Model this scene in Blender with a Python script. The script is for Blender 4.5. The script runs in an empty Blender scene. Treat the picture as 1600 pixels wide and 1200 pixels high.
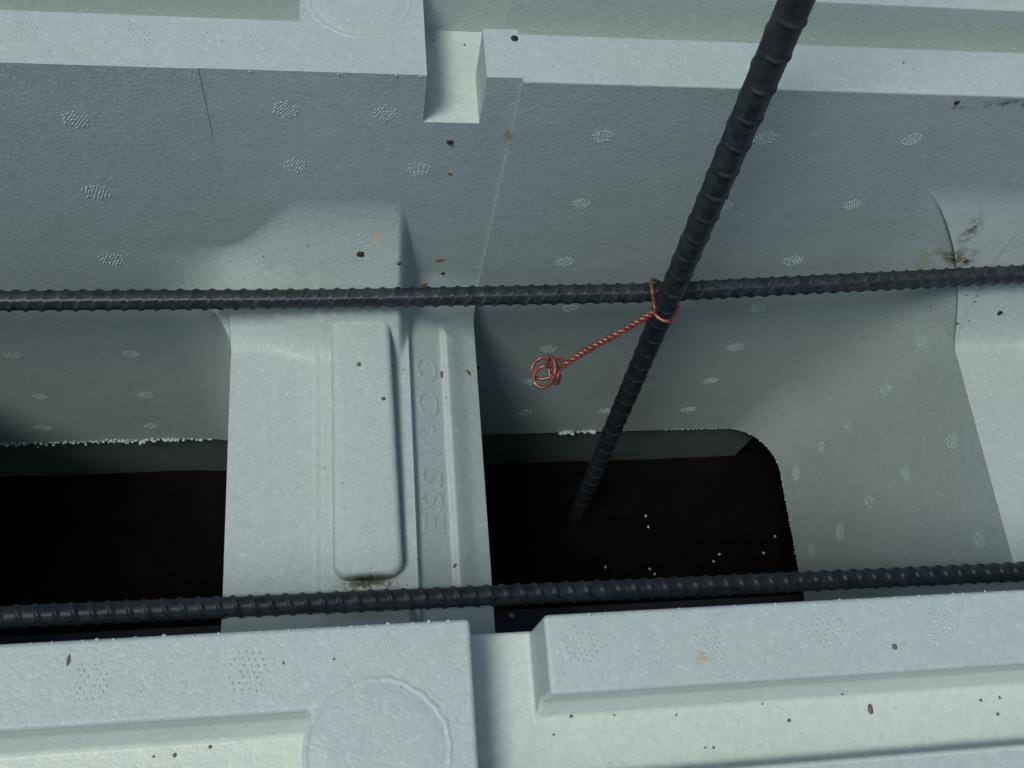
import bpy, bmesh, math, random
import numpy as np
from mathutils import Vector, Matrix, noise as mnoise

random.seed(7); rng = np.random.default_rng(7)
S = 0.01                                  # the script measures in centimetres
scene = bpy.context.scene
COL = scene.collection

# ------------------------------------------------------------------ camera
CAMR = ((0.98750277, 0.01682366, -0.15670113),
        (-0.07736371, 0.91799409, -0.38897521),
        (0.13730673, 0.39623707, 0.90782325))
CAMH = 25.0; FPX = 1575.7
cd = bpy.data.cameras.new("Camera"); cam = bpy.data.objects.new("Camera", cd); COL.objects.link(cam)
m = Matrix(CAMR).to_4x4(); m.translation = Vector((0, 0, CAMH*S)); cam.matrix_world = m
cd.sensor_width = 36.0; cd.lens = FPX/1600*36.0; cd.clip_start = 0.01; cd.clip_end = 100
scene.camera = cam

# ------------------------------------------------------------------ light
SUN_EL, SUN_AZ = math.radians(64), math.radians(236)      # azimuth clockwise from +Y
w = bpy.data.worlds.new("World"); scene.world = w; w.use_nodes = True
nt = w.node_tree; nt.nodes.clear()
sky = nt.nodes.new("ShaderNodeTexSky"); sky.sky_type = 'NISHITA'; sky.sun_disc = False
sky.sun_elevation = SUN_EL; sky.sun_rotation = SUN_AZ
sky.air_density = 1.0; sky.dust_density = 3.0; sky.ozone_density = 0.6
bg = nt.nodes.new("ShaderNodeBackground"); bg.inputs['Strength'].default_value = 0.07
wo = nt.nodes.new("ShaderNodeOutputWorld")
nt.links.new(sky.outputs[0], bg.inputs[0]); nt.links.new(bg.outputs[0], wo.inputs[0])
sl = bpy.data.lights.new("Sun", 'SUN'); sl.energy = 1.9; sl.angle = math.radians(16); sl.color = (1.0, 0.94, 0.82)
so = bpy.data.objects.new("Sun", sl); COL.objects.link(so)
dsun = Vector((math.sin(SUN_AZ)*math.cos(SUN_EL), math.cos(SUN_AZ)*math.cos(SUN_EL), math.sin(SUN_EL)))
so.rotation_euler = (-dsun).to_track_quat('-Z', 'Y').to_euler(); so.location = dsun*2
scene.view_settings.view_transform = 'Standard'; scene.view_settings.look = 'None'
scene.view_settings.exposure = 0.14; scene.view_settings.gamma = 1.0

# ------------------------------------------------------------------ projection helpers (pixel of the 1600x1200 photo -> point on a real surface)
MR = np.array(CAMR)
def ray(x, y): return MR @ np.array([(x-800)/FPX, -(y-600)/FPX, -1.0])
C0 = np.array([0, 0, CAMH])
def atz(x, y, z): r = ray(x, y); return C0 + r*((z-CAMH)/r[2])
def aty(x, y, Y): r = ray(x, y); return C0 + r*(Y/r[1])
def atd(x, y, d): return C0 + ray(x, y)*d

# ------------------------------------------------------------------ dimensions (cm)
YN, YF = 4.45, 21.2          # inner faces of near and far walls
ZW = -13.8                   # top of the webs
ZB = -31.9                   # bottom edge of the blocks
ZG = -38.4                   # bare ground
XJ = 5.48                    # joint between the two blocks
WT = 6.4                     # wall thickness
XL, XR = -34.0, 52.0

def smooth(a, b, x):
    t = np.clip((x-a)/(b-a), 0, 1); return t*t*(3-2*t)

# ------------------------------------------------------------------ materials
def new_mat(name):
    mt = bpy.data.materials.new(name); mt.use_nodes = True
    n = mt.node_tree; n.nodes.clear()
    out = n.nodes.new("ShaderNodeOutputMaterial"); p = n.nodes.new("ShaderNodeBsdfPrincipled")
    n.links.new(p.outputs[0], out.inputs[0]); return mt, n, p
def N(n, t, **kw):
    o = n.nodes.new(t)
    for k, v in kw.items():
        if k in o.inputs: o.inputs[k].default_value = v
        else: setattr(o, k, v)
    return o
def foam_material(name, col, bead=0.5, glint=0.35, stain=0.0, rough=0.5):
    mt, n, p = new_mat(name); L = n.links.new
    tc = N(n, "ShaderNodeTexCoord")
    # moulded beads, about 4 mm, with thin joints
    wob = N(n, "ShaderNodeTexNoise", Scale=180.0); L(tc.outputs['Object'], wob.inputs['Vector'])
    v = N(n, "ShaderNodeTexVoronoi", Scale=560.0, feature='DISTANCE_TO_EDGE'); L(tc.outputs['Object'], v.inputs['Vector'])
    v2 = N(n, "ShaderNodeTexVoronoi", Scale=560.0); L(tc.outputs['Object'], v2.inputs['Vector'])
    r = N(n, "ShaderNodeMapRange"); r.inputs['From Max'].default_value = 0.22; r.inputs['To Min'].default_value = 0.0
    L(v.outputs['Distance'], r.inputs['Value'])
    fine = N(n, "ShaderNodeTexNoise", Scale=900.0, Detail=3.0); L(tc.outputs['Object'], fine.inputs['Vector'])
    med = N(n, "ShaderNodeTexNoise", Scale=60.0, Detail=2.0); L(tc.outputs['Object'], med.inputs['Vector'])
    b1 = N(n, "ShaderNodeBump", Strength=bead); b1.inputs['Distance'].default_value = 0.00022
    L(r.outputs[0], b1.inputs['Height'])
    sep = N(n, "ShaderNodeSeparateColor"); L(v2.outputs['Color'], sep.inputs[0])
    b2 = N(n, "ShaderNodeBump", Strength=0.14); b2.inputs['Distance'].default_value = 0.00012
    L(sep.outputs[0], b2.inputs['Height']); L(b1.outputs[0], b2.inputs['Normal'])
    b3 = N(n, "ShaderNodeBump", Strength=0.5); b3.inputs['Distance'].default_value = 0.00028
    L(fine.outputs[0], b3.inputs['Height']); L(b2.outputs[0], b3.inputs['Normal'])
    b4 = N(n, "ShaderNodeBump", Strength=0.5); b4.inputs['Distance'].default_value = 0.0006
    L(med.outputs[0], b4.inputs['Height']); L(b3.outputs[0], b4.inputs['Normal'])
    L(b4.outputs[0], p.inputs['Normal'])
    # bead to bead tone differences and pale glints painted into the colour
    mx = N(n, "ShaderNodeMix", data_type='RGBA'); mx.inputs[6].default_value = (col[0]*.93, col[1]*.94, col[2]*.95, 1)
    mx.inputs[7].default_value = (*[min(1, c*1.03) for c in col], 1); L(sep.outputs[1], mx.inputs[0])
    gln = N(n, "ShaderNodeTexNoise", Scale=560.0, Detail=2.0); L(tc.outputs['Object'], gln.inputs['Vector'])
    gr = N(n, "ShaderNodeValToRGB"); gr.color_ramp.elements[0].position = 0.60; gr.color_ramp.elements[1].position = 0.70
    L(gln.outputs[0], gr.inputs[0])
    mg = N(n, "ShaderNodeMix", data_type='RGBA', blend_type='MIX'); L(mx.outputs[2], mg.inputs[6])
    mg.inputs[7].default_value = (*[min(.95, c*1.22) for c in col], 1)
    gm = N(n, "ShaderNodeMath", operation='MULTIPLY'); gm.inputs[1].default_value = glint; L(gr.outputs[0], gm.inputs[0])
    L(gm.outputs[0], mg.inputs[0])
    # faint grime clouds, tiny specks
    big = N(n, "ShaderNodeTexNoise", Scale=14.0, Detail=5.0); L(tc.outputs['Object'], big.inputs['Vector'])
    br = N(n, "ShaderNodeValToRGB"); br.color_ramp.elements[0].position = 0.42; br.color_ramp.elements[1].position = 0.78
    L(big.outputs[0], br.inputs[0])
    md = N(n, "ShaderNodeMix", data_type='RGBA', blend_type='MULTIPLY'); L(mg.outputs[2], md.inputs[6])
    md.inputs[7].default_value = (.86, .86, .80, 1)
    ms = N(n, "ShaderNodeMath", operation='MULTIPLY'); ms.inputs[1].default_value = 0.45; L(br.outputs[0], ms.inputs[0])
    L(ms.outputs[0], md.inputs[0])
    sp = N(n, "ShaderNodeTexNoise", Scale=420.0, Detail=2.0); L(tc.outputs['Object'], sp.inputs['Vector'])
    sr = N(n, "ShaderNodeValToRGB"); sr.color_ramp.elements[0].position = 0.745; sr.color_ramp.elements[1].position = 0.78
    L(sp.outputs[0], sr.inputs[0])
    mk = N(n, "ShaderNodeMix", data_type='RGBA', blend_type='MULTIPLY'); L(md.outputs[2], mk.inputs[6])
    mk.inputs[7].default_value = (.45, .42, .36, 1); L(sr.outputs[0], mk.inputs[0])
    last = mk.outputs[2]
    # grime of a definite shape: (centre cm, radii cm, colour, density)
    for (c, rad, sc_, dens, scl) in STAINS:
        mp = N(n, "ShaderNodeMapping", vector_type='POINT')
        mp.inputs['Location'].default_value = [-c[i]/rad[i] for i in range(3)]
        mp.inputs['Scale'].default_value = [1/(rad[i]*S) for i in range(3)]
        L(tc.outputs['Object'], mp.inputs['Vector'])
        ln = N(n, "ShaderNodeVectorMath", operation='LENGTH'); L(mp.outputs[0], ln.inputs[0])
        nz = N(n, "ShaderNodeTexNoise", Scale=scl, Detail=4.0, Roughness=0.65); L(tc.outputs['Object'], nz.inputs['Vector'])
        a1 = N(n, "ShaderNodeMapRange"); a1.inputs['From Min'].default_value = 1.0; a1.inputs['From Max'].default_value = 0.3
        L(ln.outputs['Value'], a1.inputs['Value'])
        a2 = N(n, "ShaderNodeMapRange"); a2.inputs['From Min'].default_value = .60-dens*.2; a2.inputs['From Max'].default_value = .68-dens*.12
        L(nz.outputs[0], a2.inputs['Value'])
        a3 = N(n, "ShaderNodeMath", operation='MULTIPLY'); L(a1.outputs[0], a3.inputs[0]); L(a2.outputs[0], a3.inputs[1])
        mm = N(n, "ShaderNodeMix", data_type='RGBA'); L(a3.outputs[0], mm.inputs[0]); L(last, mm.inputs[6])
        mm.inputs[7].default_value = (*sc_, 1); last = mm.outputs[2]
    L(last, p.inputs['Base Color'])
    p.inputs['Roughness'].default_value = rough
    p.inputs['Specular IOR Level'].default_value = 0.45
    return mt

q = lambda x, y, z: tuple(atz(x, y, z))
qy = lambda x, y, Y: tuple(aty(x, y, Y))
STAINS = [
    (q(577, 912, -13.5), (1.5, .45, .8), (.10, .075, .04), 1.0, 520.0),
    (q(577, 905, -13.3), (1.1, .28, .7), (.03, .025, .02), 1.7, 420.0),
    (qy(1497, 407, 20.2), (1.1, 1.5, .55), (.03, .028, .014), .75, 330.0),
    (qy(1497, 404, 20.2), (1.2, 1.5, .8), (.17, .16, .09), .7, 240.0),
    (qy(1519, 360, 20.6), (.55, 1.2, 1.1), (.13, .15, .15), .9, 300.0),
    (q(1505, 478, -13.8), (1.6, 1.1, 1.0), (.22, .19, .12), .25, 420.0),
    (q(1552, 488, -13.8), (.55, .45, .6), (.50, .38, .2), .7, 300.0),
    (qy(1455, 385, 21.1), (.8, .6, 2.6), (.30, .32, .22), .8, 150.0),
    (qy(1590, 158, 21.2), (1.6, .4, .30), (.07, .07, .05), .9, 260.0),
    (qy(1530, 165, 21.2), (1.9, .4, .15), (.2, .2, .17), .5, 260.0),
    (qy(793, 212, 21.2), (.18, .4, .45), (.28, .22, .10), 1.0, 300.0),
    (qy(588, 384, 20.5), (.3, .9, .5), (.60, .47, .33), .9, 150.0),
    (q(1098, 1030, 0), (.2, .3, .3), (.4, .35, .2), .6, 200.0),
]
for i in range(5):                         # rust left by the ribs of the bar that lay here
    cx = 538 + i*24
    STAINS.append((q(cx, 968, -13.4), (.13, .42, .8), (.30, .22, .14), 1.3, 260.0))
M_FOAM = foam_material("foam_beads", (.365, .470, .485), bead=.12, glint=.6)
STAINS_KEEP = STAINS; STAINS = []
M_SKIN = foam_material("foam_moulded_skin", (.47, .575, .56), bead=.1, glint=.15, rough=.42)
M_LOW_SHADE = foam_material("foam_low_shade", (.10, .14, .135), bead=.4, glint=.2)  # foam darkened so the lower strip's shade sits in its colour

def metal_mat():
    mt, n, p = new_mat("rebar_steel"); L = n.links.new
    tc = N(n, "ShaderNodeTexCoord")
    a = N(n, "ShaderNodeTexNoise", Scale=260.0, Detail=6.0, Roughness=.7); L(tc.outputs['Object'], a.inputs['Vector'])
    r = N(n, "ShaderNodeValToRGB"); e = r.color_ramp.elements
    e[0].position = .35; e[0].color = (.012, .018, .026, 1); e[1].position = .62; e[1].color = (.036, .048, .062, 1)
    x = e.new(.74); x.color = (.085, .058, .036, 1)
    L(a.outputs[0], r.inputs[0]); L(r.outputs[0], p.inputs['Base Color'])
    p.inputs['Metallic'].default_value = .35
    rr = N(n, "ShaderNodeMapRange"); rr.inputs['To Min'].default_value = .26; rr.inputs['To Max'].default_value = .62
    L(a.outputs[0], rr.inputs['Value']); L(rr.outputs[0], p.inputs['Roughness'])
    b = N(n, "ShaderNodeBump", Strength=.6); b.inputs['Distance'].default_value = .0003
    L(a.outputs[0], b.inputs['Height']); L(b.outputs[0], p.inputs['Normal']); return mt
M_STEEL = metal_mat()
def copper_mat():
    mt, n, p = new_mat("tie_wire_copper"); L = n.links.new
    tc = N(n, "ShaderNodeTexCoord")
    a = N(n, "ShaderNodeTexNoise", Scale=700.0, Detail=4.0); L(tc.outputs['Object'], a.inputs['Vector'])
    r = N(n, "ShaderNodeValToRGB"); e = r.color_ramp.elements
    e[0].position = .35; e[0].color = (.15, .058, .045, 1); e[1].position = .65; e[1].color = (.36, .15, .12, 1)
    L(a.outputs[0], r.inputs[0]); L(r.outputs[0], p.inputs['Base Color'])
    p.inputs['Metallic'].default_value = .55; p.inputs['Roughness'].default_value = .42; return mt
M_COPPER = copper_mat()
def soil_mat():
    mt, n, p = new_mat("dark_soil"); L = n.links.new
    tc = N(n, "ShaderNodeTexCoord")
    a = N(n, "ShaderNodeTexNoise", Scale=22.0, Detail=8.0, Roughness=.65); L(tc.outputs['Object'], a.inputs['Vector'])
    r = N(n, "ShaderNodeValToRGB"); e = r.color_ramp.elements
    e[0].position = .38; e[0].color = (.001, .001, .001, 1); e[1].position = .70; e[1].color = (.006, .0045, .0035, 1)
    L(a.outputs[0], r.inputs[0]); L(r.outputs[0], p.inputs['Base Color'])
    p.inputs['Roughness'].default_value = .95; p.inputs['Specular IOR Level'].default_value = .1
    b = N(n, "ShaderNodeBump", Strength=.8); b.inputs['Distance'].default_value = .006
    L(a.outputs[0], b.inputs['Height']); L(b.outputs[0], p.inputs['Normal']); return mt
M_SOIL = soil_mat()
def plain(name, col, rough=.8):
    mt, n, p = new_mat(name); L = n.links.new
    tc = N(n, "ShaderNodeTexCoord")
    a = N(n, "ShaderNodeTexNoise", Scale=900.0, Detail=3.0); L(tc.outputs['Object'], a.inputs['Vector'])
    mx = N(n, "ShaderNodeMix", data_type='RGBA'); L(a.outputs[0], mx.inputs[0])
    mx.inputs[6].default_value = (*[c*.6 for c in col], 1); mx.inputs[7].default_value = (*[min(1, c*1.4) for c in col], 1)
    L(mx.outputs[2], p.inputs['Base Color']); p.inputs['Roughness'].default_value = rough; return mt
M_BLACK = plain("black_grit", (.012, .012, .010)); M_BROWN = plain("brown_flake", (.16, .085, .03))
M_CLOD = plain("brown_clod", (.0035, .003, .0024)); M_TAN = plain("tan_grit", (.11, .11, .075)); M_FOOT = plain("footing_concrete", (.022, .030, .045))

# ------------------------------------------------------------------ object helpers
def link(name, me, mat, parent=None, smooth_=True, base=(0, 0, 0)):
    o = bpy.data.objects.new(name, me); COL.objects.link(o)
    if mat is not None and not me.materials: me.materials.append(mat)
    if smooth_ and me.polygons: me.polygons.foreach_set('use_smooth', [True]*len(me.polygons))
    if parent is not None: o.parent = parent
    return o
def mesh(name, V, F):
    me = bpy.data.meshes.new(name); me.from_pydata([tuple(float(c)*S for c in v) for v in V], [], [tuple(int(i) for i in f) for f in F])
    me.update(); return me
def thing(name, label, cat, group=None, loc=(0, 0, 0)):
    o = bpy.data.objects.new(name, None); COL.objects.link(o); o.location = [c*S for c in loc]
    o.empty_display_size = .05
    o['label'] = label; o['category'] = cat
    if group: o['group'] = group
    return o
def tag(o, label, cat, group=None):
    o['label'] = label; o['category'] = cat
    if group: o['group'] = group

def grid(P):
    """P: array (n, m, 3) -> verts, faces"""
    n, m_ = P.shape[:2]
    V = P.reshape(-1, 3); i = np.arange(n-1)[:, None]*m_ + np.arange(m_-1)[None, :]
    F = np.stack([i, i+1, i+1+m_, i+m_], -1).reshape(-1, 4)
    return V, F
class MB:
    def __init__(s): s.V = []; s.F = []; s.n = 0
    def add(s, V, F, flip=False):
        for f in F:
            f = [int(k)+s.n for k in f]
            s.F.append(f[::-1] if flip else f)
        s.V.extend([tuple(v) for v in V]); s.n += len(V)
    def mesh(s, name): return mesh(name, s.V, s.F)

def columns(xs, ys, H, z0, moves=None, bev=.10):
    """solid from columns of different heights H[i][j] over the cells xs x ys, down to z0; bevelled edges; moves(x,y,z)->(x,y,z)"""
    lv = sorted(set([z0]+[h for r in H for h in r]))
    vid = {}; V = []; F = []
    def v(i, j, z):
        k = (i, j, z)
        if k not in vid: vid[k] = len(V); V.append([xs[i], ys[j], z])
        return vid[k]
    nx, ny = len(xs)-1, len(ys)-1
    g = lambda i, j: H[i][j] if 0 <= i < nx and 0 <= j < ny else z0
    for i in range(nx):
        for j in range(ny):
            h = H[i][j]
            if h <= z0: continue
            F.append([v(i, j, h), v(i+1, j, h), v(i+1, j+1, h), v(i, j+1, h)])
            F.append([v(i, j, z0), v(i, j+1, z0), v(i+1, j+1, z0), v(i+1, j, z0)])
            for (di, dj, a, b) in ((-1, 0, (i, j+1), (i, j)), (1, 0, (i+1, j), (i+1, j+1)), (0, -1, (i, j), (i+1, j)), (0, 1, (i+1, j+1), (i, j+1))):
                hn = g(i+di, j+dj)
                ls = [z for z in lv if hn <= z <= h]
                for k in range(len(ls)-1):
                    F.append([v(*a, ls[k]), v(*b, ls[k]), v(*b, ls[k+1]), v(*a, ls[k+1])])
    if moves:
        V = [moves(*p) for p in V]
    bm = bmesh.new()
    vs = [bm.verts.new([c*S for c in p]) for p in V]
    for f in F:
        try: bm.faces.new([vs[k] for k in f])
        except ValueError: pass
    bmesh.ops.dissolve_limit(bm, angle_limit=.02, verts=bm.verts, edges=bm.edges)
    bmesh.ops.recalc_face_normals(bm, faces=bm.faces)
    ed = [e for e in bm.edges if e.is_manifold and e.calc_face_angle(0) > .35 and min(p.co.z for p in e.verts) > (z0+.2)*S
          and not all(abs(p.co.x/S-XJ) < .03 for p in e.verts)]
    bmesh.ops.bevel(bm, geom=ed, offset=bev*S, segments=3, affect='EDGES', clamp_overlap=True, profile=.5)
    me = bpy.data.meshes.new("columns"); bm.to_mesh(me); bm.free()
    # split shading at what stays sharp
    return me
def join_into(me, V, F):
    """append raw geometry (cm) to an existing mesh datablock"""
    bm = bmesh.new(); bm.from_mesh(me)
    vs = [bm.verts.new([float(c)*S for c in p]) for p in V]
    for f in F:
        try: bm.faces.new([vs[int(k)] for k in f])
        except ValueError: pass
    bm.to_mesh(me); bm.free(); me.update()
def auto_smooth(me, ang=40):
    me.polygons.foreach_set('use_smooth', [True]*len(me.polygons))
    bm = bmesh.new(); bm.from_mesh(me)
    for e in bm.edges:
        if len(e.link_faces) == 2 and e.calc_face_angle(0) > math.radians(ang): e.smooth = False
    bm.to_mesh(me); bm.free()

ZT = -3.2          # the beveled crest pieces go down to here; the curtain face continues below
# ------------------------------------------------------------------ far wall inner face with the sweep into the webs
def fillet_d(u): return .33*u*u/(u+.25)*1.25 + .24*u*u + .397*(1-np.sqrt(np.clip(1-u*u, 0, 1)))
_ut = 1-np.linspace(1, 0, 400)**2; _dt = fillet_d(_ut)
def fillet_u(d): return np.interp(d, _dt, _ut)
def prof_g(z, zt=-7.3):
    u = np.clip((zt - z)/(zt-ZW), 0, 1); return fillet_d(u)
zs_up = ZW + (ZT-ZW)*np.linspace(0, 1, 46)**1.25
zs_dn = np.linspace(ZB, ZW, 40)
R = 3.1
ZTR = -5.3; LIP = .16
def d_right(z): return 3.1*prof_g(z, ZTR) + LIP*smooth(-5.5, -8.5, z)
_zr = np.linspace(ZTR, ZW, 500)
def web_base(X, Y, kind):
    """height of the web's top above ZW"""
    if kind == 'left':
        b = .30*smooth(-1.55, -1.2, X)
        b = b - .34*smooth(2.38, 2.52, X) - 1.75*np.clip((X-2.52)/3.0, 0, 1)
        inr = smooth(19.9, 19.3, Y)*smooth(7.2, 8.6, Y)
        # moulded recess: floor a little lower, its right flank faces left
        b = b - .12*inr*smooth(2.40, 2.55, X)*(1-smooth(3.80, 4.14, X))
        b = b + .22*inr*smooth(3.80, 4.10, X)*(1-smooth(4.10, 5.0, X))
        return b
    x = X-27.5
    b = .30*smooth(3.4, 3.9, x)
    return b
def efx(X, kind):
    if kind == 'left': return 3.1 + .6*smooth(-3.5, -1.2, X) - 2.9*smooth(1.9, 3.0, X)
    return 3.1 + 0*X
def ztx(X, kind):
    if kind == 'left': return -7.0 - 5.2*smooth(1.85, 3.0, X) - 3.2*smooth(-1.5, -4.9, X)
    return ZTR + 0*X
def web_top(X, Y, kind):
    yf = YF
    ef = efx(X, kind); zt = ztx(X, kind)
    def rise(e):
        if kind != 'left': return np.interp(e, d_right(_zr), _zr) - ZW
        return (zt-ZW)*(1-fillet_u(np.clip(e/ef, 0, 1)))
    # e small -> rise to the full fillet height
    z = ZW + web_base(X, Y, kind)
    rf = rise(np.maximum(yf-Y, 0)); rn = rise(Y-YN)
    k = web_base(X, Y, kind)
    return z + rf*(1-k/(zt-ZW)) + rn*(1-k/(zt-ZW))

def sweep(xl, xr, kind):
    # y samples dense toward both walls
    t = np.linspace(0, 1, 40)**2.2; y0 = YF
    ys = np.concatenate([y0-3.7*t, np.linspace(y0-3.7, YN+3.0, 60)[1:-1], (YN+3.0*t)[::-1]])
    if kind == 'left':
        xs = np.unique(np.concatenate([[-4.45, -4.38], np.linspace(xl, -1.7, 10), np.linspace(-1.7, -1.0, 10), np.linspace(-1, 2.3, 14), np.linspace(1.8, 3.0, 30), np.linspace(3.0, 3.75, 8), np.linspace(3.75, 4.2, 9), np.linspace(4.2, xr, 8)]))
    else:
        xs = np.linspace(xl, xr, 50)
    X, Y = np.meshgrid(xs, ys, indexing='ij')
    Z = web_top(X, Y, kind)
    Z[:, 0] = ztx(xs, kind); Z[:, -1] = ztx(xs, kind)
    return xs, ys, np.stack([X, Y, Z], -1)

foam_group = "white foam formwork blocks"
def foam_block(label, loc): return thing("foam_block", label, "foam block", foam_group, loc)

left = foam_block("white foam formwork block on the left with a raised rib and round studs", (0, 0, 0))
right = foam_block("white foam formwork block on the right with a rounded pocket and stained web", (0, 0, 0))

# ---------------- crests of the four walls
cutL = -1.30
SD = -2.3                                  # depth of the interlock channels
def crest_far_left():
    xs = [XL, -4.4, cutL-.13, 2.47, 4.34, XJ-.0005]; ys = [YF-.02, YF, YF+1.95, YF+3.9, YF+WT]
    return columns(xs, ys, [[0, 0, SD, 0], [ZT, 0, SD, 0], [ZT, 0, 0, 0], [ZT, SD, SD, 0], [ZT, 0, SD, 0]], ZT, bev=.07)
def crest_near_left():
    xs = [XL, -1.12, 2.78, 4.62, XJ-.0005]; ys = [YN-WT, YN-3.85, YN-1.95, YN]
    def mv(x, y, z):
        if abs(z-SD) < 1e-6 and abs(y-(YN-1.95)) < 1e-6: y -= .30
        return [x, y, z]
    return columns(xs, ys, [[-1.5, SD, 0], [0, 0, 0], [-1.5, SD, SD], [-1.5, SD, 0]], ZT, mv, bev=.13)
def crest_far_right():
    return columns([XJ+.0005, XR], [YF, YF+1.95, YF+3.85, YF+WT], [[0, SD, 0]], ZT, bev=.09)
def crest_near_right():
    def mv(x, y, z):
        if abs(z-SD) < 1e-6 and abs(y-(YN-1.95)) < 1e-6: y -= .30
        return [x, y, z]
    return columns([XJ+.0005, XR], [YN-WT, YN-3.85, YN-1.95, YN], [[-1.5, SD, 0]], ZT, mv, bev=.13)
def build_wall(name, parent, crest, X0, X1, far, holes):
    """crest + inner curtain + outer face, ends and underside, as one mesh"""
    yi = YF if far else YN; yo = YF+WT if far else YN-WT
    me = crest
    V = []; F = []
    def quad(a, b, c, d):
        k = len(V); V.extend([a, b, c, d]); F.append((k, k+1, k+2, k+3))
    quad((X0, yo, ZB), (X1, yo, ZB), (X1, yo, ZT), (X0, yo, ZT))
    quad((X0, yi, ZB), (X0, yo, ZB), (X0, yo, ZT), (X0, yi, ZT))
    quad((X1, yi, ZB), (X1, yo, ZB), (X1, yo, ZT), (X1, yi, ZT))
    quad((X0, yi, ZB), (X1, yi, ZB), (X1, yo, ZB), (X0, yo, ZB))
    join_into(me, V, F)
    for P in holes:
        Vg, Fg = grid(P); join_into(me, Vg, Fg)
    bm = bmesh.new(); bm.from_mesh(me)
    bmesh.ops.remove_doubles(bm, verts=bm.verts, dist=.00004)
    bmesh.ops.recalc_face_normals(bm, faces=bm.faces); bm.to_mesh(me); bm.free()
    auto_smooth(me, 38)
    me.materials.append(M_FOAM); me.materials.append(M_SKIN)
    lo, hi = sorted((yi + (1.9 if far else -1.9), yi + (3.95 if far else -3.95)))
    for p in me.polygons:
        c = p.center/S
        if abs(c.z-SD) < .05: p.material_index = 1
        if c.z < -.25 and c.z > -3.0 and lo-.1 < c.y < hi+.1: p.material_index = 1
    o = link(name, me, None, parent, smooth_=False)
    wn = o.modifiers.new("normals", 'WEIGHTED_NORMAL'); wn.keep_sharp = True; wn.weight = 90
    return o

# curtain pieces: P[i, j] with i along X, j along z
def curtain(fx, zs, far=True):
    """fx(z) -> list of (X, d) points at height z, d is how far the face comes out of the wall plane"""
    rows = []
    for z in zs:
        pts = fx(z); rows.append([(x, (YF-d) if far else (YN+d), z) for x, d in pts])
    return np.array(rows).transpose(1, 0, 2)
def corner_pts(xw, sgn, g, lean, n=14):
    """rounded corner between wall and web flank at x=xw; sgn=+1: web lies to the right"""
    out = []
    for k in range(n+1):
        a = math.pi/2*k/n
        out.append((xw - sgn*(R - R*math.sin(a)), (R - R*math.cos(a))*g))
    return out
zs_all = np.concatenate([zs_dn, zs_up[1:]])
def step_left(X):                       # the wall is set back a hair left of x=-4.3
    return .22*(1-smooth(-4.6, -4.2, X))
def fx_left(z):
    g = 1.0 if z <= ZW else float(prof_g(np.array(z), -10.2))
    xs = np.concatenate([np.linspace(XL, -12, 8), np.linspace(-12, -4.9-R, 12)[1:-1]])
    pts = [(x, 0.0) for x in xs]
    pts += corner_pts(-4.9, 1, g, 0)
    off = .02*float(smooth(-11.0, -2.0, z))
    return [(x, d+off) for x, d in pts]
def fx_left_web(z):
    # above the web: only from the top of its sweep upward
    xs = np.linspace(-4.9, XJ-.0005, 40)
    return [(x, 0) for x in xs]
P_left = curtain(fx_left, zs_all)
# over the web the curtain starts where the sweep ends (zt varies with x)
xsw, ysw, TOPL = sweep(-4.9, XJ-.0005, 'left')
ztl = ztx(xsw, 'left')
P_overweb = np.array([[(x, YF - .02*float(smooth(-11.0, -2.0, zt+(ZT-zt)*t))*(x < -4.4), zt+(ZT-zt)*t) for t in np.linspace(0, 1, 14)] for x, zt in zip(xsw, ztl)])
def near_curtain(X0, X1):
    return np.array([[(x, YN, z) for z in (ZB, ZT)] for x in (X0, X1)])
build_wall("side_wall", left, crest_far_left(), XL, XJ-.0005, True, [P_left, P_overweb])
build_wall("side_wall", left, crest_near_left(), XL, XJ-.0005, False, [near_curtain(XL, XJ-.0005)])

# ---------------- left web
def web_mesh(TOP, xl, xr, lean=0.0):
    mb = MB(); V, F = grid(TOP); mb.add(V, F)
    n, m_ = TOP.shape[:2]
    for side, x_shift in ((0, -lean), (n-1, lean)):
        e = TOP[side]
        # flank ends where the corner rounding of the wall begins to keep it visible
        rows = np.array([[(x + x_shift*(t), y, z + (ZB-z)*t) for t in np.linspace(0, 1, 12)] for x, y, z in e])
        V, F = grid(rows); mb.add(V, F)
    return mb.mesh("web")
wl = link("cross_web", web_mesh(TOPL, -4.9, XJ-.0005), M_FOAM, left); auto_smooth(wl.data, 50)

# the next web of the left block, just outside the picture
TOPO = TOPL.copy(); TOPO[..., 0] -= 28.2
link("cross_web", web_mesh(TOPO, 0, 0), M_FOAM, left)
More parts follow.
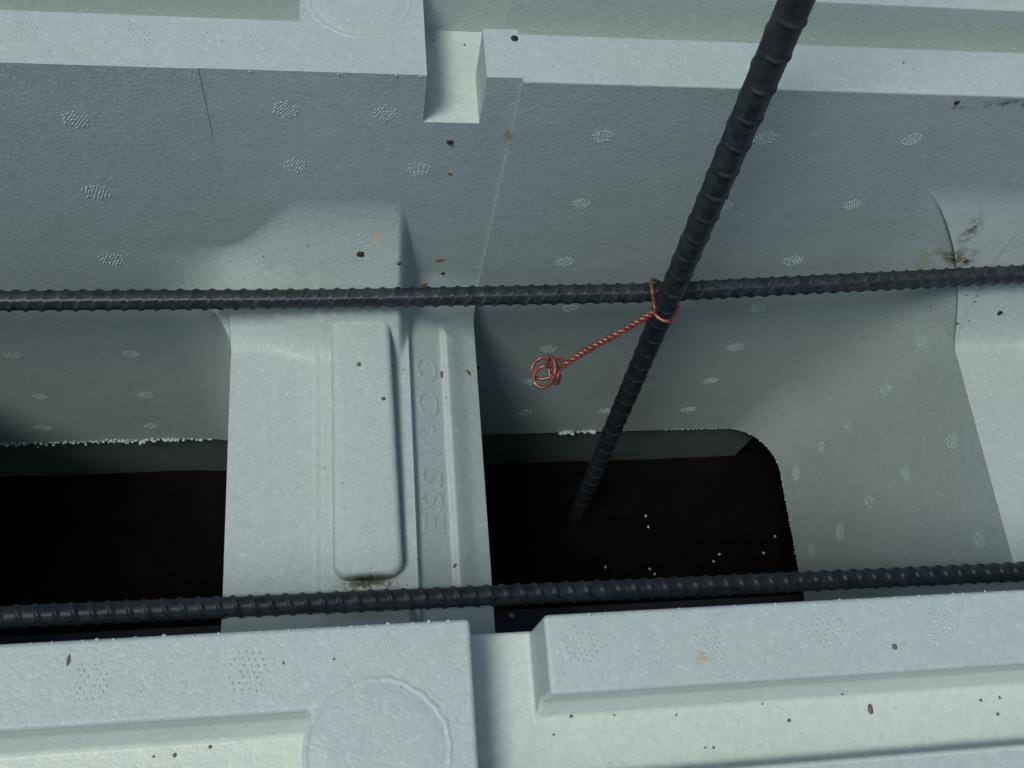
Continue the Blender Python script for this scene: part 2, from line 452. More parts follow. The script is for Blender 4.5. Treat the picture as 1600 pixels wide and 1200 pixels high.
# raised rib on the left web
def rounded_slab(x0a, x1a, x0b, x1b, y0, y1, zb, zt, rad, edge):
    """bar from y0 (rounded end) to y1; x0a..x1a at y0 and x0b..x1b at y1; rounded shoulder"""
    n = 10; prof = []
    out = []
    def outline(inset):
        pts = []
        r = max(rad-inset, .05)
        for k in range(n+1):
            a = math.pi + math.pi/2*k/n; pts.append((x0a+inset+r+r*math.cos(a), y0+inset+r+r*math.sin(a)))
        for k in range(n+1):
            a = 1.5*math.pi + math.pi/2*k/n; pts.append((x1a-inset-r+r*math.cos(a), y0+inset+r+r*math.sin(a)))
        r2 = r*.45
        for k in range(n+1):
            a = math.pi/2*k/n; pts.append((x1b-inset-r2+r2*math.cos(a), y1-inset-r2+r2*math.sin(a)))
        for k in range(n+1):
            a = math.pi/2+math.pi/2*k/n; pts.append((x0b+inset+r2+r2*math.cos(a), y1-inset-r2+r2*math.sin(a)))
        return pts
    rings = []
    rings.append([(x, y, zb) for x, y in outline(0)])
    m2 = 6
    for k in range(m2+1):
        a = math.pi/2*k/m2
        ins = .05+edge*(1-math.cos(a)); z = zt-edge+edge*math.sin(a)
        rings.append([(x, y, z) for x, y in outline(ins)])
    V = []; F = []
    L_ = len(rings[0])
    for r_ in rings: V += r_
    for i in range(len(rings)-1):
        for j in range(L_):
            F.append((i*L_+j, i*L_+(j+1) % L_, (i+1)*L_+(j+1) % L_, (i+1)*L_+j))
    F.append(tuple((len(rings)-1)*L_+j for j in range(L_)))
    return V, F
V, F = rounded_slab(-.85, 1.86, -.85, 1.62, 8.45, 20.3, ZW-.2, -12.78, .62, .28)
V = [(x, y, z + (.38*float(smooth(13, 20.3, y)) if z > ZW-.1 else 0)) for x, y, z in V]
me = mesh("rib", V, F); auto_smooth(me, 60); link("raised_rib", me, M_FOAM, left)

# moulded lettering in the recess of the web
fc = bpy.data.curves.new("lettering", 'FONT'); fc.body = "ESSV-OO"; fc.size = 1.25*S; fc.extrude = .03*S; fc.bevel_depth = .015*S
fc.space_character = 1.26
fo = bpy.data.objects.new("lettering_tmp", fc); COL.objects.link(fo)
bpy.context.view_layer.update()
dg = bpy.context.evaluated_depsgraph_get()
lm = bpy.data.meshes.new_from_object(fo.evaluated_get(dg)); bpy.data.objects.remove(fo)
lo = link("moulded_lettering", lm, M_FOAM, left, smooth_=False)
lx = max(v.co.x for v in lm.vertices)
for v in lm.vertices:
    x, y, z = v.co.x/S, v.co.y/S, v.co.z/S
    k = 7.9/(lx/S)
    X_ = 3.58 - y; Y_ = 10.35 + x*k
    zz = float(web_top(np.array([X_]), np.array([Y_]), 'left')[0])
    v.co = Vector((X_, Y_, zz + z + .0))*S

# ---------------- right block
def fx_right(z):
    """pocket wall with its rounded corner, cut into the sweep of the web so that the sweep ends in an arched edge"""
    Rx = R + 2.4*float(smooth(-27, -12, z))
    D = 9.0 if z <= ZW else 3.1*float(prof_g(np.array(z), ZTR))
    t = (z-ZB)/(ZW-ZB); xf = 26.25 + 1.25*min(1.0, t); x0 = xf-Rx
    pts = [(x, 0.0) for x in np.concatenate([[XJ+.0005], np.linspace(8, x0, 16)[:-1]])]
    lip = LIP*float(smooth(-5.5, -8.5, z)) if z > ZW else 0
    ac = math.acos(max(0.0, 1-min(D, R)/R)) if z > ZW else math.pi/2
    for k in range(41):
        a = ac*k/40; pts.append((x0+Rx*math.sin(a), R-R*math.cos(a)))
    for k in range(41):
        a = ac+(math.pi/2-ac)*k/40; pts.append((x0+Rx*math.sin(a)+(.02 if 0 < k < 40 else 0)*(a < 1.5), min(D, R)+lip))
    return pts
P_right = curtain(fx_right, zs_all)
xsr, ysr, TOPR = sweep(27.5, 38.5, 'right')
P_overweb_r = np.array([[(x, YF, zt+(ZT-zt)*t) for t in np.linspace(0, 1, 14)] for x, zt in zip(xsr, ztx(xsr, 'right'))])
P_beyond = np.array([[(x, YF, z) for z in (ZB, ZW, ZT)] for x in (38.5, XR)])
fw = build_wall("side_wall", right, crest_far_right(), XJ+.0005, XR, True, [P_right, P_overweb_r, P_beyond])
fw.location.y = -.12*S
build_wall("side_wall", right, crest_near_right(), XJ+.0005, XR, False, [near_curtain(XJ+.0005, XR)])
wr = link("cross_web", web_mesh(TOPR, 27.5, 38.5, 0.0), M_FOAM, right)
for v in wr.data.vertices:                      # the pocket's flank leans in toward its foot
    if v.co.x < 27.6*S and v.co.z < ZW*S: v.co.x -= 1.25*S*(ZW*S-v.co.z)/((ZW-ZB)*S)
auto_smooth(wr.data, 50)

# ---------------- lower course under the blocks, down to the ground
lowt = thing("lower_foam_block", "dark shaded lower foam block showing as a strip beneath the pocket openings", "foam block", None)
def box(x0, x1, y0, y1, z0, z1, bev=0):
    bm = bmesh.new(); bmesh.ops.create_cube(bm, size=1)
    for v in bm.verts:
        v.co = Vector(((x0 if v.co.x < 0 else x1)*S, (y0 if v.co.y < 0 else y1)*S, (z0 if v.co.z < 0 else z1)*S))
    if bev: bmesh.ops.bevel(bm, geom=list(bm.edges), offset=bev*S, segments=2, affect='EDGES')
    me = bpy.data.meshes.new("box"); bm.to_mesh(me); bm.free(); return me
link("side_wall", box(XL, 26.1, YF+.25, YF+WT, ZG-.3, ZB-.03), M_LOW_SHADE, lowt, False)
link("side_wall", box(XL, XR, YN-WT, YN-.1, ZG-.3, ZB-.03), M_LOW_SHADE, lowt, False)
link("side_wall", box(31.0, XR, YN+.1, YF+.2, ZG-.3, ZB-.03), M_LOW_SHADE, lowt, False)

# ---------------- round studs on the rims
def stud(cx, cy, r, parent):
    n = 72; V = []; F = []
    prof = [(r+.16, -.01), (r+.10, -.10), (r+.01, -.13), (r-.03, -.04), (r-.12, .015), (0, .02)]
    prof = [(r+.13, -.05), (r+.08, .012), (r+.02, .03), (r-.05, .01), (r-.09, -.04)]
    # a shallow ring groove with a slightly ragged inner lip, then the flat of the stud
    prof = [(r+.13, -.01), (r+.07, .022), (r+.02, .026), (r-.02, .008), (r-.05, .006), (r-.10, .018), (r*.6, .018), (r*.2, .018)]
    ph = [random.uniform(0, 6.28) for _ in range(6)]
    for (rr, z) in prof:
        for k in range(n):
            a = 2*math.pi*k/n
            w_ = .02*math.sin(5*a+ph[0]) + .012*math.sin(13*a+ph[1]) + .02*math.sin(23*a+ph[2])
            q_ = rr + (w_ if rr > r*.8 else 0)
            V.append((cx+q_*math.cos(a), cy+q_*math.sin(a), z))
    for i in range(len(prof)-1):
        for k in range(n): F.append((i*n+k, i*n+(k+1) % n, (i+1)*n+(k+1) % n, (i+1)*n+k))
    F.append(tuple((len(prof)-1)*n+k for k in range(n)))
    o = link("round_stud", mesh("stud", V, F), M_FOAM, parent); auto_smooth(o.data, 60); return o
stud(.42, YF+3.02, 1.55, left); stud(.46, YN-2.98, 1.62, left)

# ---------------- finder of the foam surface, to lay small things on it
from mathutils.bvhtree import BVHTree
_bv = []; _bp = []
for o_ in [o for o in COL.objects if o.type == 'MESH' and o.name.split('.')[0] in ('side_wall', 'cross_web', 'raised_rib') and o.parent in (left, right)]:
    k0 = len(_bv); dy = Vector(o_.location)
    _bv += [v.co + dy for v in o_.data.vertices]; _bp += [tuple(k0+i for i in p.vertices) for p in o_.data.polygons]
BVH = BVHTree.FromPolygons(_bv, _bp)
def snap(P):
    o_ = Vector((0, 0, CAMH*S)); d_ = (Vector([c*S for c in P]) - o_).normalized()
    h, nn, _, _ = BVH.ray_cast(o_, d_)
    if h is None: return np.array(P), None
    if nn.dot(d_) > 0: nn = -nn
    return np.array(h)/S, nn
# ---------------- vent marks: clusters of small proud beads
def vent_mesh(rad, step, size, h, seed, mat=None):
    r_ = random.Random(seed); mb = MB()
    n = int(rad/step)+1
    for i in range(-n, n+1):
        for j in range(-n, n+1):
            x = (i + .5*(j % 2))*step; y = j*step*.87
            if math.hypot(x, y) > rad or r_.random() < .1: continue
            x += r_.uniform(-.12, .12)*step; y += r_.uniform(-.12, .12)*step
            a = size*r_.uniform(.75, 1.1); b = a*r_.uniform(.5, .8); hh = h*r_.uniform(.6, 1.2); th = r_.gauss(.9, .35)
            V = []; 
            for rr, z in ((1.0, -.02), (.75, hh*.7), (.35, hh)):
                for k in range(7):
                    t = 2*math.pi*k/7; px, py = a*rr*math.cos(t), b*rr*math.sin(t)
                    V.append((x+px*math.cos(th)-py*math.sin(th), y+px*math.sin(th)+py*math.cos(th), z))
            F = [(q_*7+k, q_*7+(k+1) % 7, (q_+1)*7+(k+1) % 7, (q_+1)*7+k) for q_ in range(2) for k in range(7)] + [tuple(14+k for k in range(7))]
            mb.add(V, F)
    me = mb.mesh("vent_mark"); me.materials.append(mat or M_FOAM)
    me.polygons.foreach_set('use_smooth', [True]*len(me.polygons)); return me
VM = [vent_mesh(.52, .15, .064, .022, k) for k in range(4)]
M_BEAD = foam_material("bare_beads", (.40, .55, .54), bead=.1, glint=.2, rough=.3)
VW = [vent_mesh(.44, .125, .056, .030, k+10, M_BEAD) for k in range(7)]
def vent(P, nrm, parent, pool, sc_=1.0):
    P, n2 = snap(P)
    if n2 is not None: nrm = tuple(n2)
    o = bpy.data.objects.new("vent_mark", random.choice(pool)); COL.objects.link(o); o.parent = parent
    z = Vector(nrm).normalized(); x = Vector((1, 0, 0)) if abs(z.x) < .9 else Vector((0, 1, 0))
    y = z.cross(x).normalized(); x = y.cross(z)
    M = Matrix((x, y, z)).transposed().to_4x4()
    M = M @ Matrix.Rotation(random.choice((0, math.pi)) + random.uniform(-.2, .2), 4, 'Z') @ Matrix.Scale(sc_*random.uniform(.82, 1.08), 4)
    M.translation = Vector([c*S for c in P]); o.matrix_basis = M
for x, y in [(38, 50), (214, 57), (405, 66), (558, 95)]: vent(atz(x, y, 0), (0, 0, 1), left, VM, 1.0 if x < 500 else .62)
for x, y in [(797, 82), (924, 92), (1058, 96), (1350, 106), (1498, 110)]: vent(atz(x, y, 0), (0, 0, 1), right, VM)
for x, y in [(140, 1065), (385, 1050), (600, 1004)]: vent(atz(x, y, 0), (0, 0, 1), left, VM, 1.0 if x < 500 else .62)
for x, y in [(908, 1007), (1107, 1007), (1292, 984), (1468, 978)]: vent(atz(x, y, 0), (0, 0, 1), right, VM)
for x, y in [(118, 187), (446, 171), (602, 177), (461, 259), (654, 264), (150, 300), (175, 405), (20, 555), (205, 553), (62, 620), (228, 617), (67, 669), (236, 665)]:
    P = aty(x, y, YF); P = aty(x, y, YF-(.02*float(smooth(-11, -2, P[2])) if x < 300 else 0)); vent(P, (0, -1, .0), left, VW)
for x, y in [(941, 213), (1196, 216), (1425, 218), (908, 319), (1131, 322), (1331, 320), (883, 409), (1238, 408), (890, 482), (1183, 482), (857, 546), (1150, 542), (830, 596), (1110, 595), (820, 645), (945, 642), (1075, 640)]:
    P = aty(x, y, YF-.12); vent(P, (0, -1, 0), right, VW)
for x, y in [(567, 381), (569, 519), (575, 662), (579, 829)]: vent(atz(x, y, -12.94 if y > 480 else -12.6), (0, 0, 1) if y > 480 else (0, -.55, .8), left, VM, .92)
vent(atz(722, 705, -14.05), (.25, 0, 1), left, VM, .6); vent(atz(709, 538, -14.05), (.25, 0, 1), left, VM, .55)
for x, y in [(1325, 663), (1382, 608), (1440, 535), (1283, 698), (1415, 740), (1357, 785), (1243, 740), (1312, 832), (1268, 862), (1528, 845), (1487, 690)]:
    # on the leaning flank: plane through (27.5, ZW) and (26.25, ZB)
    n_ = np.array([-(ZW-ZB), 0, 1.25]); d_ = ray(x, y); t_ = (n_ @ (np.array([27.5, 0, ZW])-C0))/(n_ @ d_)
    vent(C0+d_*t_, tuple(n_), right, VW)

# ---------------- beads standing proud along the foot of the walls
def bead_line(pts, n, size, parent, name="edge_beads", jit=.1):
    mb = MB(); pts = np.array(pts, float); seg = np.linalg.norm(np.diff(pts, axis=0), axis=1); cum = np.concatenate([[0], np.cumsum(seg)])
    for k in range(n):
        s_ = cum[-1]*(k+random.uniform(-.3, .3))/max(1, n-1); s_ = min(max(s_, 0), cum[-1]-1e-6)
        i = int(np.searchsorted(cum, s_, side='right')-1); t = (s_-cum[i])/seg[i]
        c = pts[i]*(1-t)+pts[i+1]*t + np.array([random.gauss(0, jit*.5) for _ in range(3)])
        r = size*random.uniform(.6, 1.15); e = random.uniform(.6, 1)
        V = []; 
        for a in range(5):
            ph_ = -math.pi/2+math.pi*(a+.5)/5
            for b in range(8):
                th = 2*math.pi*b/8; V.append((c[0]+r*math.cos(ph_)*math.cos(th), c[1]+r*e*math.cos(ph_)*math.sin(th), c[2]+r*.8*math.sin(ph_)))
        F = [(a*8+b, a*8+(b+1) % 8, (a+1)*8+(b+1) % 8, (a+1)*8+b) for a in range(4) for b in range(8)]
        F.append(tuple(range(8))[::-1]); F.append(tuple(32+b for b in range(8)))
        mb.add(V, F)
    o = link(name, mb.mesh(name), M_FOAM, parent); o['kind'] = "stuff"; return o
bead_line([(-23, YF-.02, ZB+.1), (-9.2, YF-.02, ZB+.25)], 230, .105, left, jit=.17)
bead_line([(-9.2, YF, ZB+.02), (-7.9, YF, ZB+.02)] , 6, .14, left)
bead_line([(12.7, YF-.13, ZB+.15), (14.6, YF-.13, ZB+.15)], 14, .2, right, jit=.15)
bead_line([(x, YF-.12-d, ZB+.03) for x, d in fx_right(ZB)][12:] + [(26.25, 16, ZB), (26.25, 10.0, ZB), (26.25, 5, ZB)], 90, .06, right, jit=.04)
bead_line([(XL+10, YN-.04, -.04), (2.6, YN-.04, -.04)], 60, .05, left, jit=.05)
bead_line([(5.7, YN-.04, -.04), (30, YN-.04, -.04)], 50, .045, right, jit=.04)
bead_line([(6, YF+2.0, -.05), (34, YF+2.0, -.05)], 45, .05, right, jit=.05)
bead_line([(-24, YF+.03, -.05), (2.3, YF+.03, -.05)], 40, .045, left, jit=.04)
bead_line([(5.7, YF-.1, -.05), (34, YF+.1, -.05)], 40, .045, right, jit=.04)

# ---------------- reinforcing bars
def rebar_mesh(pts, r0, pitch, h, slant, phase=0.0, nth=30, ds=.035, seam=.5):
    pts = np.array(pts, float); seg = np.linalg.norm(np.diff(pts, axis=0), axis=1); cum = np.concatenate([[0], np.cumsum(seg)]); Lt = cum[-1]
    ns = int(Lt/ds)+1; V = np.zeros((ns, nth, 3))
    for i in range(ns):
        s_ = Lt*i/(ns-1); k = min(int(np.searchsorted(cum, s_, side='right')-1), len(seg)-1); t = (s_-cum[k])/seg[k]
        c = pts[k]*(1-t)+pts[k+1]*t; d = pts[k+1]-pts[k]; d /= np.linalg.norm(d)
        up = np.array([0, 0, 1.0]) if abs(d[2]) < .8 else np.array([0, -1.0, 0])
        u = np.cross(up, d); u /= np.linalg.norm(u); v = np.cross(d, u)
        th = 2*math.pi*np.arange(nth)/nth
        rr = np.full(nth, r0)
        for side in (0, 1):
            a = np.mod(th-seam-side*math.pi+math.pi/2, 2*math.pi)      # 0..pi over this side
            on = a < math.pi
            x = np.clip(a/math.pi, 0, 1)
            cres = np.where(on, np.sin(x*math.pi)**.6, 0)
            ph_ = (s_ + slant*(a-math.pi/2)*r0*(1 if side == 0 else 1) + phase + side*pitch*.5) / pitch
            f = ph_-np.floor(ph_); dd = np.minimum(f, 1-f)*pitch
            rr += h*cres*np.clip(1-(dd/.105)**2, 0, 1)
        # two lengthwise ribs
        for a0 in (seam+math.pi/2, seam-math.pi/2):
            da = np.abs(np.mod(th-a0+math.pi, 2*math.pi)-math.pi); rr += h*.8*np.exp(-(da/.16)**2)
        rr = rr + .006*np.array([mnoise.noise(Vector((s_*1.7, 2*math.cos(a), 2*math.sin(a)))) for a in th])
        V[i] = c + np.outer(rr*np.cos(th), u) + np.outer(rr*np.sin(th), v)
    Vf = V.reshape(-1, 3); F = []
    for i in range(ns-1):
        for j in range(nth):
            F.append((i*nth+j, (i+1)*nth+j, (i+1)*nth+(j+1) % nth, i*nth+(j+1) % nth))
    F.append(tuple(range(nth))); F.append(tuple((ns-1)*nth+k for k in range(nth))[::-1])
    me = mesh("rebar", Vf, F); me.polygons.foreach_set('use_smooth', [True]*len(me.polygons)); return me
def ext(a, b, k): a = np.array(a); b = np.array(b); return b + (b-a)/np.linalg.norm(b-a)*k
A1 = [atz(0, 470, -11.1), atz(500, 467, -11.0), atz(1000, 457.5, -10.6), atz(1600, 428, -9.7)]
A1 = [ext(A1[1], A1[0], 12)] + A1 + [ext(A1[2], A1[3], 12)]
rb1 = link("rebar", rebar_mesh(A1, .375, .60, .06, .45), M_STEEL)
tag(rb1, "dark horizontal ribbed steel bar near the far wall, crossed by the upright bar", "steel bar", "dark ribbed reinforcing bars")
A2 = [atz(0, 964, -12.4), atz(780, 930, -12.4), atz(1600, 893.5, -12.4)]
A2 = [ext(A2[1], A2[0], 12)] + A2 + [ext(A2[1], A2[2], 12)]
rb2 = link("rebar", rebar_mesh(A2, .365, .61, .065, -.35, phase=.2, seam=1.0), M_STEEL)
tag(rb2, "dark horizontal ribbed steel bar nearest the viewer, just above the near foam rim", "steel bar", "dark ribbed reinforcing bars")
pA = aty(1052, 450, 18.35); pB = atd(945, 700, 55.0)
pA3 = ext(pB, pA, 34.0); pB3 = pA + (pB-pA)*((ZG-1.0-pA[2])/(pB[2]-pA[2]))
rb3 = link("rebar", rebar_mesh([pB3, pA3], .465, 1.29, .06, .1, seam=1.57), M_STEEL)
tag(rb3, "dark ribbed steel bar standing upright and slanting across the picture down into the pocket", "steel bar", "dark ribbed reinforcing bars")

# ---------------- copper tie wire
def catmull(P, n=10):
    P = [np.array(p, float) for p in P]; P = [2*P[0]-P[1]] + P + [2*P[-1]-P[-2]]; out = []
    for i in range(1, len(P)-2):
        for k in range(n):
            t = k/n; a, b, c, d = P[i-1:i+3]
            out.append(.5*((2*b)+(-a+c)*t+(2*a-5*b+4*c-d)*t*t+(-a+3*b-3*c+d)*t**3))
    out.append(P[-2]); return np.array(out)
def tube(path, r, nth=10):
    path = np.array(path); n = len(path); T = np.gradient(path, axis=0); T /= np.linalg.norm(T, axis=1)[:, None]
    u = np.cross(T[0], [.3, .5, .8]); u /= np.linalg.norm(u); V = []; F = []
    for i in range(n):
        u = u - T[i]*np.dot(u, T[i]); u /= np.linalg.norm(u); v = np.cross(T[i], u)
        for k in range(nth):
            a = 2*math.pi*k/nth; V.append(path[i]+r*(math.cos(a)*u+math.sin(a)*v))
    for i in range(n-1):
        for k in range(nth): F.append((i*nth+k, i*nth+(k+1) % nth, (i+1)*nth+(k+1) % nth, (i+1)*nth+k))
    F.append(tuple(range(nth))[::-1]); F.append(tuple((n-1)*nth+k for k in range(nth)))
    return V, F
WR = .075
tie = thing("tie_wire", "twisted pinkish copper tie wire round the crossing bars, ending in a loose curl", "tie wire")
def wire(name, path): V, F = tube(path, WR); return link(name, mesh(name, V, F), M_COPPER, tie)
dK = 39.1
loop = [atd(1023, 489, dK), atd(1022, 478, dK-.15), atd(1020, 462, dK+.3), atd(1018, 448, dK+.45), atd(1017, 440, dK+1.0), atd(1021, 437, dK+1.9), atd(1036, 445, dK+2.9), atd(1056, 470, dK+2.5), atd(1058, 487, dK+.9), atd(1053, 498, dK+.25), atd(1046, 502, dK-.1), atd(1034, 500, dK-.15), atd(1024, 492, dK-.1), atd(1019, 486, dK)]
wire("wire_loop", catmull(loop, 8))
# twisted pair
ax = catmull([atd(1021, 487, dK), atd(985, 510, dK-.1), atd(950, 529, dK-.2), atd(915, 548, dK-.2), atd(878, 572, dK-.2)], 40)
Tn = np.gradient(ax, axis=0); Tn /= np.linalg.norm(Tn, axis=1)[:, None]
vv = C0-ax; vv /= np.linalg.norm(vv, axis=1)[:, None]
e1 = np.cross(Tn, vv); e1 /= np.linalg.norm(e1, axis=1)[:, None]; e2 = np.cross(Tn, e1)
Ls = np.concatenate([[0], np.cumsum(np.linalg.norm(np.diff(ax, axis=0), axis=1))]); turns = 9.2
for s0 in (0, math.pi):
    q_ = Ls/Ls[-1]; ph = s0 + 2*math.pi*turns*(q_ + .012*np.sin(9*q_) + .006*np.sin(23*q_+1))
    wire("wire_strand", ax + WR*1.0*(np.cos(ph)[:, None]*e1 + np.sin(ph)[:, None]*e2))
dC = dK-.2
def ring(pts): return catmull([atd(x, y, dC+z) for x, y, z in pts], 8)
wire("wire_curl", ring([(878, 572, 0), (872, 585, -.3), (868, 599, -.1), (861, 592, .2), (857, 575, .25), (856, 562, .1), (861, 557, -.15), (866, 566, -.4), (867, 582, -.45), (862, 596, -.3), (853, 604, -.1), (843, 605, .0), (835, 597, .05), (834, 587, .0), (840, 577, -.1), (850, 572, -.15), (858, 571, 0)]))
wire("wire_curl", ring([(880, 570, .1), (876, 562, .3), (868, 560, .4), (871, 575, .3), (874, 590, .1), (871, 600, .0)]))
wire("wire_curl", ring([(866, 561, .35), (855, 559, .3), (844, 560, .2), (834, 568, .25), (831, 580, .3), (835, 589, .35), (846, 592, .25), (858, 590, .2), (864, 584, .3), (860, 572, .4), (862, 560, .35)]))

# ---------------- ground
V = []; n = 90
gx = np.concatenate([[-300, -120], np.linspace(-60, 80, n), [140, 300]]); gy = np.concatenate([[-300, -80], np.linspace(-20, 40, 50), [100, 300]])
GX, GY = np.meshgrid(gx, gy, indexing='ij')
GZ = np.array([[ZG + (.5*mnoise.noise(Vector((x*.12, y*.25, 3))) + .25*mnoise.noise(Vector((x*.5, y*.5, 9))) if -60 < x < 80 else 0) for y in gy] for x in gx])
Vg, Fg = grid(np.stack([GX, GY, GZ], -1))
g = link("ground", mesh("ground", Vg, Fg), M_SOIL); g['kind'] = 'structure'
ft = link("footing_ledge", box(XL, 29.8, YN-1, 11.6, ZG-.5, ZG+.45, .1), M_FOOT, None, False); ft['kind'] = 'structure'

# ---------------- crumbs and grit
def lump(r, flat=.6, el=1.0, seed=0):
    bm = bmesh.new(); bmesh.ops.create_icosphere(bm, subdivisions=2, radius=1.0)
    for v in bm.verts:
        k = 1+.45*mnoise.noise(v.co*1.6+Vector((seed*3.1, seed, 0)))
        v.co = Vector((v.co.x*el*k, v.co.y*k, v.co.z*flat*k))*r*S
    me = bpy.data.meshes.new("lump"); bm.to_mesh(me); bm.free()
    me.polygons.foreach_set('use_smooth', [True]*len(me.polygons)); return me
def crumb(name, P, r, mat, label, cat, group=None, flat=.6, el=1.0, rz=0, normal=None):
    if name != 'foam_crumb':
        P, n2 = snap(P)
        if n2 is not None: normal = n2
    me = lump(r, flat, el, random.random()*9); o = link(name, me, mat); o.location = [c*S for c in P]
    if normal is not None:
        qd = Vector(normal).to_track_quat('Z', 'X'); o.rotation_euler = (qd.to_matrix() @ Matrix.Rotation(rz, 3, 'Z')).to_euler()
    else: o.rotation_euler = (0, 0, rz)
    tag(o, label, cat, group); return o
wall_n = (0, -1, 0)
crumb("dark_crumb", atz(563, 397, -12.5), .14, M_BLACK, "black crumb on the bright foam just above the far horizontal bar", "crumb", "black crumbs on the foam", normal=(0, -.6, .8))
crumb("dark_crumb", aty(703, 222, YF-.05), .12, M_BLACK, "black crumb on the far wall just under the square notch", "crumb", "black crumbs on the foam", normal=wall_n)
crumb("dark_crumb", atz(804, 60, .03), .12, M_BLACK, "black crumb on the far rim beside the top of the notch", "crumb", "black crumbs on the foam")
crumb("dark_crumb", atz(692, 427, -13.2), .09, M_BLACK, "small black crumb next to the brown flakes above the far bar", "crumb", "black crumbs on the foam", normal=(.2, -.6, .8))
crumb("dark_crumb", atz(747, 574, -14.15), .09, M_BLACK, "small black crumb at the right edge of the cross web", "crumb", "black crumbs on the foam")
crumb("dark_crumb", atz(1562, 489, -13.75), .13, M_BLACK, "black crumb on the stained web at the right edge", "crumb", "black crumbs on the foam")
crumb("dark_crumb", aty(1495, 160, YF-.0), .10, M_BLACK, "black crumb on the far wall right under the rim at the right", "crumb", "black crumbs on the foam", normal=wall_n)
crumb("brown_flake", atz(687, 407, -12.9), .09, M_BROWN, "slender brown flake lying above the far bar, right of the bright patch", "flake", "brown flakes on the foam", .35, 2.4, -1.1, (.1, -.7, .7))
crumb("brown_flake", atz(663, 446, -13.5), .08, M_BROWN, "brown flake touching the upper side of the far bar", "flake", "brown flakes on the foam", .35, 2.0, -.9, (.1, -.4, .9))
crumb("brown_flake", atz(690, 585, -13.7), .09, M_BROWN, "orange brown flake on the pale edge of the lettered recess", "flake", "brown flakes on the foam", .4, 2.0, 1.5)
crumb("brown_flake", atz(732, 582, -14.1), .08, M_BROWN, "orange brown flake near the right edge of the cross web", "flake", "brown flakes on the foam", .4, 1.9, -.7)
crumb("brown_flake", aty(703, 272, YF-.02), .06, M_BROWN, "tiny brown flake on the far wall below the notch", "flake", "brown flakes on the foam", .4, 1.8, 1.2, wall_n)
crumb("brown_flake", atz(711, 884, -13.75), .08, M_BROWN, "tiny brown flake on the recess edge close to the near bar", "flake", "brown flakes on the foam", .4, 1.3, .5)
crumb("tan_grain", atz(561, 569, -12.93), .09, M_TAN, "tan grain on the upper part of the raised rib", "grain", "tan grains on the foam")
crumb("tan_grain", atz(599, 623, -12.93), .09, M_TAN, "tan grain near the right edge of the raised rib", "grain", "tan grains on the foam")
crumb("tan_grain", atz(623, 411, -12.6), .09, M_TAN, "tan grain just above the far bar at the edge of the bright patch", "grain", "tan grains on the foam", normal=(0, -.5, .8))
crumb("tan_grain", atz(1360, 1108, SD+.02), .09, M_TAN, "long tan grain in the near channel at the right", "grain", "tan grains on the foam", .5, 1.7, 1.5)
crumb("tan_grain", atz(1398, 1011, .02), .07, M_TAN, "tan grain on the near rim between two vent marks at the right", "grain", "tan grains on the foam")
crumb("dark_sliver", atz(107, 1032, .02), .045, M_TAN, "grey sliver standing in the near rim at the far left", "sliver", None, .5, 3.0, 1.45)
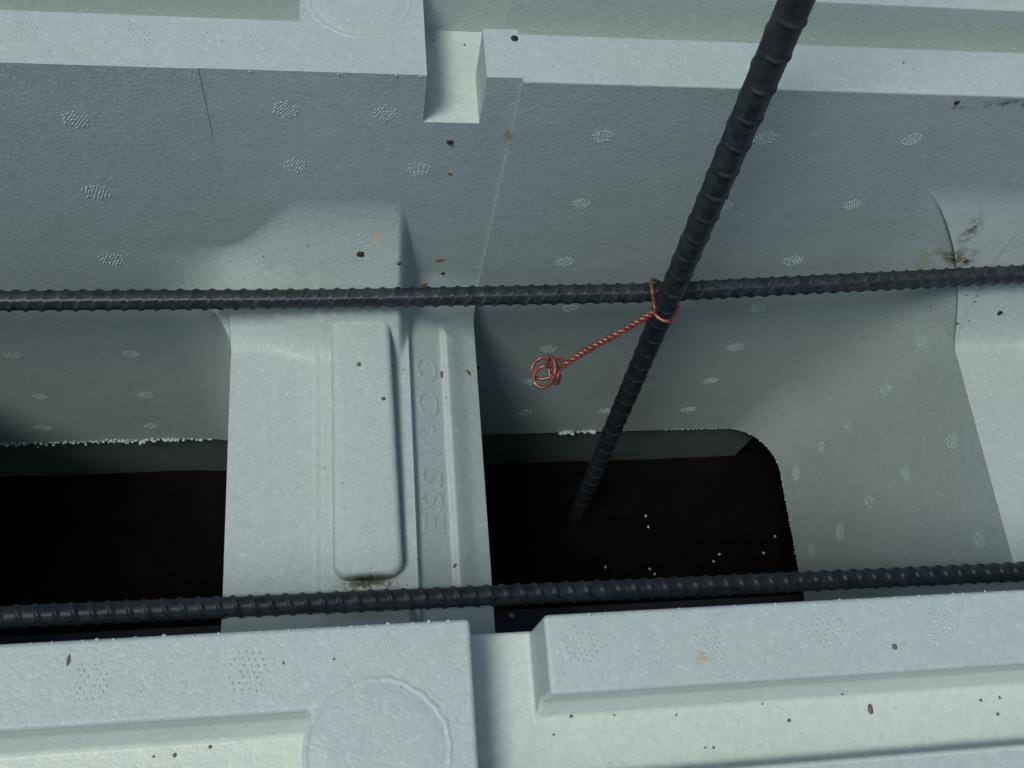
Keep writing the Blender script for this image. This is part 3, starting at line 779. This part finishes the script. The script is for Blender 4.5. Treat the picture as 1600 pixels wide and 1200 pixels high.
# scattered grit too fine to count
mb = MB()
def grit(P, r):
    r *= .75; P, _n = snap(P)
    V = []; 
    for a in (-.6, .1, .8):
        for b in range(6):
            th = b*math.pi/3; V.append((P[0]+r*math.cos(a)*math.cos(th)*random.uniform(.7, 1.2), P[1]+r*math.cos(a)*math.sin(th)*random.uniform(.7, 1.2), P[2]+r*.7*math.sin(a)))
    mb.add(V, [(a*6+b, a*6+(b+1) % 6, (a+1)*6+(b+1) % 6, (a+1)*6+b) for a in range(2) for b in range(6)]+[tuple(12+b for b in range(6))])
for x, y, z, r in [(481, 384, -12.9, .05), (412, 401, -13.2, .06), (457, 412, -13.3, .04), (381, 434, -13.6, .04), (698, 622, -13.7, .05), (700, 632, -13.75, .05), (507, 731, -13.5, .05), (536, 755, -12.92, .04),
                   (892, 1119, SD, .08), (865, 1118+30, SD, .05), (1233, 1126, SD, .09), (1057, 1117, SD, .05), (1532, 1094, SD, .07), (1562, 1090, SD, .07), (1559, 1116, SD, .07), (1316, 1084, SD, .06),
                   (1115, 1168, SD, .05), (1191, 1100, SD, .05), (1102, 1168, SD, .05), (960, 1117, SD, .05), (273, 1180, SD, .08), (328, 1167, SD, .07), (240, 1182, SD, .05), (627, 1073, 0, .04), (443, 1036, 0, .05), (522, 1030, 0, .05),
                   (676, 63, SD, .05), (726, 70, SD, .07), (1412, 98, 0, .06), (1455, 478, -13.8, .07), (1510, 461, -13.8, .08), (1527, 462, -13.8, .07), (1524, 471, -13.8, .08), (1496, 505, -13.8, .1), (1514, 502, -13.8, .07), (630, 578, -13.55, .06),
                   (575, 905, -13.6, .06), (548, 912, -13.6, .06), (560, 914, -13.6, .07), (592, 911, -13.6, .05), (610, 913, -13.6, .05), (636, 914, -13.6, .05)]:
    grit(atz(x, y, z+.01), r)
for k in range(150):
    y_ = random.choice((random.uniform(-1.5, YN-.1), random.uniform(YF+.2, YF+1.9)))
    ch = (YN-3.8 < y_ < YN-2.1); x_ = random.uniform(-20, 33)
    if -3.5 < x_-.5 < 5 : continue
    grit((x_, y_, (SD if ch else 0)+.005), random.uniform(.012, .03))
o = link("fine_grit", mb.mesh("grit"), M_TAN); o['kind'] = 'stuff'; tag(o, "fine dark grit scattered over the white foam rims and webs", "grit")
# foam crumbs fallen to the ground
CL = {1009: "topmost white foam crumb on the dark ground of the right pocket", 1013: "second white foam crumb down, just below the topmost one in the pocket",
      946: "leftmost white foam crumb just above the near bar in the pocket", 1015: "white foam crumb touching the upper edge of the near bar, left of a pair",
      1023: "lower white foam crumb of the pair touching the near bar", 1124: "upper white foam crumb of the pair in the middle right of the pocket",
      1115: "lower white foam crumb of the pair in the middle right of the pocket", 1193: "white foam crumb at the foot of the pocket's right edge",
      1211: "rightmost white foam crumb on the dark ground of the pocket"}
for x, y, l_ in [(1009, 806, 1), (1013, 823, 1), (946, 886, 1), (1015, 889, 1), (1023, 897, 1), (1124, 866, 1), (1115, 877, 1), (1193, 864, 1), (1211, 838, 1), (799, 962, 2)]:
    P = atz(x, y, ZG+.25)
    if P[1] < 11.8: P = atz(x, y, ZG+.6)
    crumb("foam_crumb", P, .075 if l_ == 1 else .16, M_FOAM, CL[int(x)] if l_ == 1 else "larger white foam crumb at the near left corner of the right pocket", "foam crumb", "foam crumbs on the dark ground" , .6, 1.4, random.uniform(0, 3))
